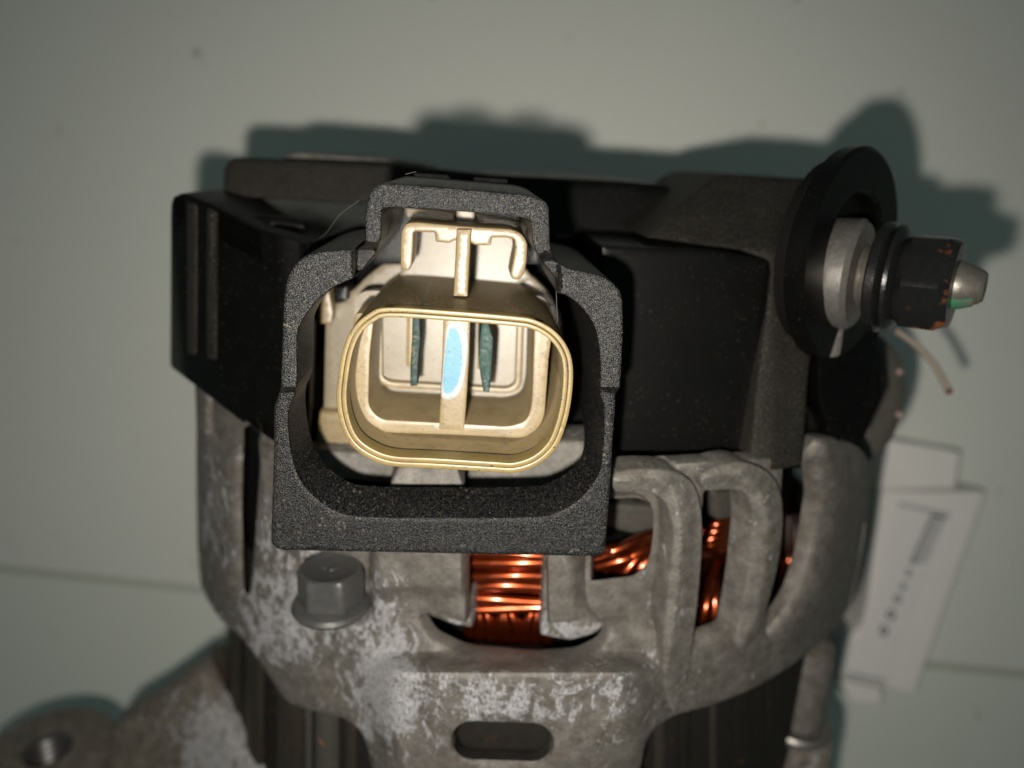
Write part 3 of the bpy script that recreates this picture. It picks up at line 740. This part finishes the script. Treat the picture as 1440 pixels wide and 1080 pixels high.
shell('terminal', m_teal2, rnd([(678, 446), (686, 450), (694, 478), (693, 500), (691, 530), (688, 553), (680, 552), (676, 530), (673, 505), (674, 480)], 2), Lean(83.2), 9.5, plug, bev=2.5, step=5)
# base plate behind the barrel
bp_out = rnd([(457, 470), (458, 436), (470, 428), (484, 424), (486, 414), (500, 406), (514, 390), (538, 372), (562, 363), (600, 361), (690, 366), (734, 378), (748, 388), (775, 415), (792, 450), (794, 560), (760, 600), (470, 600), (455, 575)],
             [4, 6, 6, 3, 3, 8, 10, 6, 4, 4, 4, 8, 8, 12, 16, 16, 10, 10, 4, 4])
shell('latch_plate', m_cream_pale, rnd([(560, 400), (566, 366), (580, 352), (584, 318), (728, 328), (734, 372), (750, 392), (700, 410), (600, 406)], [4, 8, 6, 3, 3, 6, 6, 4, 4]), Lean(97.6), 5, plug, bev=2, step=8)
base = shell('base_plate', m_cream_pale, bp_out, Lean(101), 5, plug, bev=3, step=10)
shell('base_foot', m_cream, rnd([(449, 578), (560, 582), (560, 645), (446, 638), (443, 620)], 5), Lean(99.5), 8, plug, bev=6, step=9)
shell('side_clip', m_cream, rnd([(449, 412), (462, 408), (468, 440), (466, 455), (448, 456)], 3), Lean(98), 4, plug, bev=2)
shell('side_block', m_cover, rnd([(469, 404), (488, 402), (488, 424), (470, 426)], 3), Lean(98), 6, plug, bev=2)
# latch: bridge, legs, stem
br = rnd([(563, 352), (564, 326), (570, 314), (584, 312), (650, 318), (718, 322), (734, 328), (742, 342), (741, 366), (738, 384), (731, 393), (723, 394), (717, 388), (720, 372), (724, 352), (723, 336), (712, 334), (692, 334), (690, 345), (668, 345), (655, 338), (638, 338), (632, 342), (613, 340), (611, 327), (582, 326), (581, 350), (579, 374), (574, 381), (567, 380), (563, 374)],
         [3, 6, 6, 6, 4, 4, 8, 6, 4, 6, 5, 5, 4, 4, 4, 4, 2, 1.5, 1.5, 1.5, 2, 2, 1.5, 1.5, 1.5, 3, 3, 4, 4, 4, 4])
latch = shell('latch', m_cream, br, Lean(83.5), 5.5, plug, bev=3, step=5)
shell('stem', m_cream, rnd([(642, 322), (663, 322), (660, 380), (658, 418), (637, 417), (640, 370)], 3), Lean(82.8), 18, latch, bev=4, step=6)
shell('stem_top', m_cream_pale, rnd([(642, 290), (668, 292), (667, 315), (642, 313)], 2), Lean(92), 8, latch, bev=2, step=6)
shell('wing', m_cream_pale, rnd([(570, 292), (640, 300), (640, 316), (572, 306)], 3), Lean(95), 5, latch, bev=2, step=8)
shell('wing', m_cream_pale, rnd([(668, 300), (735, 312), (730, 330), (668, 318)], 3), Lean(96), 5, latch, bev=2, step=8)

# ------------------------------------------------------------------ white labelled unit on the bench
zt = 15.0
def bx(poly_px, z0, z1, name, mat, parent=None, shrink=0):
    pts = [onbench(u, v, z1) for u, v in poly_px]
    V = [np.array([p[0], p[1], z1])*.001 for p in pts]+[np.array([p[0], p[1], z0])*.001 for p in pts]; n = len(pts)
    FF = [tuple(range(n)), tuple(range(2*n-1, n-1, -1))]+[(i, (i+1) % n, n+(i+1) % n, n+i) for i in range(n)]
    o = mk(name, V, FF, mat, parent, 30, False)
    md = o.modifiers.new('edge', 'BEVEL'); md.width = .0007; md.segments = 3; md.limit_method = 'ANGLE'
    return o
unit_loc = onbench(1285, 800, 0)*.001
unit = empty('plastic_unit', unit_loc, 'white plastic unit with a printed strip beside the alternator', 'plastic part')
bx([(1240, 690), (1387, 692), (1286, 978), (1182, 952), (1184, 905), (1212, 880), (1220, 848)], .0, zt, 'body', m_white, unit)
bx([(1252, 618), (1352, 636), (1344, 688), (1236, 690)], 1.0, zt+.6, 'end_tab', m_white, unit)
bx([(1180, 955), (1242, 970), (1240, 993), (1196, 988)], 1.0, zt-2, 'foot', m_white, unit)
lab = bx([(1262, 700), (1340, 716), (1250, 962), (1190, 944), (1226, 850)], zt-.2, zt+.15, 'label', m_label, unit)
lab.modifiers.clear()
def onu(s, t):                   # along the strip (0 top, 1 bottom), across (0..1)
    a = np.array([1322, 722])*(1-s)+np.array([1232, 930])*s; return a+np.array([1, .22])*(t-.5)*20
marks = []
def stroke(s0, t0, s1, t1, w=2.2):
    a, b_ = onu(s0, t0), onu(s1, t1); d = (b_-a); d /= np.linalg.norm(d)+1e-9; n_ = np.array([-d[1], d[0]])*w
    marks.append([a+n_, b_+n_, b_-n_, a-n_])
for s in np.arange(.03, .34, .032): stroke(s, 0, s, 1, 1.4)
stroke(.02, .05, .34, .0, 1.5); stroke(.02, 1.0, .02, 0, 1.6)
V = []; FF = []
for mkx in marks:
    i = len(V)
    for q in mkx: p = onbench(q[0], q[1], zt+.2); V.append(np.array([p[0], p[1], zt+.2])*.001)
    FF.append((i, i+1, i+2, i+3))
def ringmark(s, t, r0, r1):
    c = onu(s, t); n = 14; i = len(V)
    for rr in (r0, r1):
        for k in range(n):
            a = 2*math.pi*k/n; p = onbench(c[0]+rr*math.cos(a), c[1]+rr*math.sin(a)*1.15, zt+.2); V.append(np.array([p[0], p[1], zt+.2])*.001)
    for k in range(n): FF.append((i+k, i+(k+1) % n, i+n+(k+1) % n, i+n+k))
for s, r in ((.33, 4), (.41, 4.5), (.50, 4.5), (.585, 5.5), (.69, 6.5), (.80, 6.5)): ringmark(s, .15, r*.45, r*1.05)
mk('printed_marks', V, FF, m_ink, lab, smooth=False)
V = [np.array([*onbench(u, v, zt+.18)[:2], zt+.18])*.001 for u, v in ((1263, 706), (1338, 722), (1337, 727), (1262, 711))]
mk('printed_line', V, [(0, 1, 2, 3)], m_band, lab, smooth=False)
V = [np.array([*onbench(u, v, zt+.18)[:2], zt+.18])*.001 for u, v in ((1192, 944), (1248, 956), (1246, 962), (1190, 950))]
mk('printed_line', V, [(0, 1, 2, 3)], m_band, lab, smooth=False)

# ------------------------------------------------------------------ lint
def lint(pts, label):
    o = tube('lint_fibre', m_fibre, pts, .014, None, 6, 6); o['label'] = label; o['category'] = 'fibre'; o['group'] = 'lint caught on the alternator'
lint([ray(505, 282)*82, ray(478, 302)*84, ray(458, 328)*87, ray(432, 348)*88.5], 'thin pale fibre stretched over the black cover left of the hood')
lint([ray(570, 245)*77, ray(600, 240)*77, ray(632, 250)*77], 'short curled fibre lying on top of the black hood')
lint([ray(782, 405)*75.2, ray(783, 430)*75.8, ray(784, 452)*76], 'straight fibre hanging from the notch at the shroud right corner')
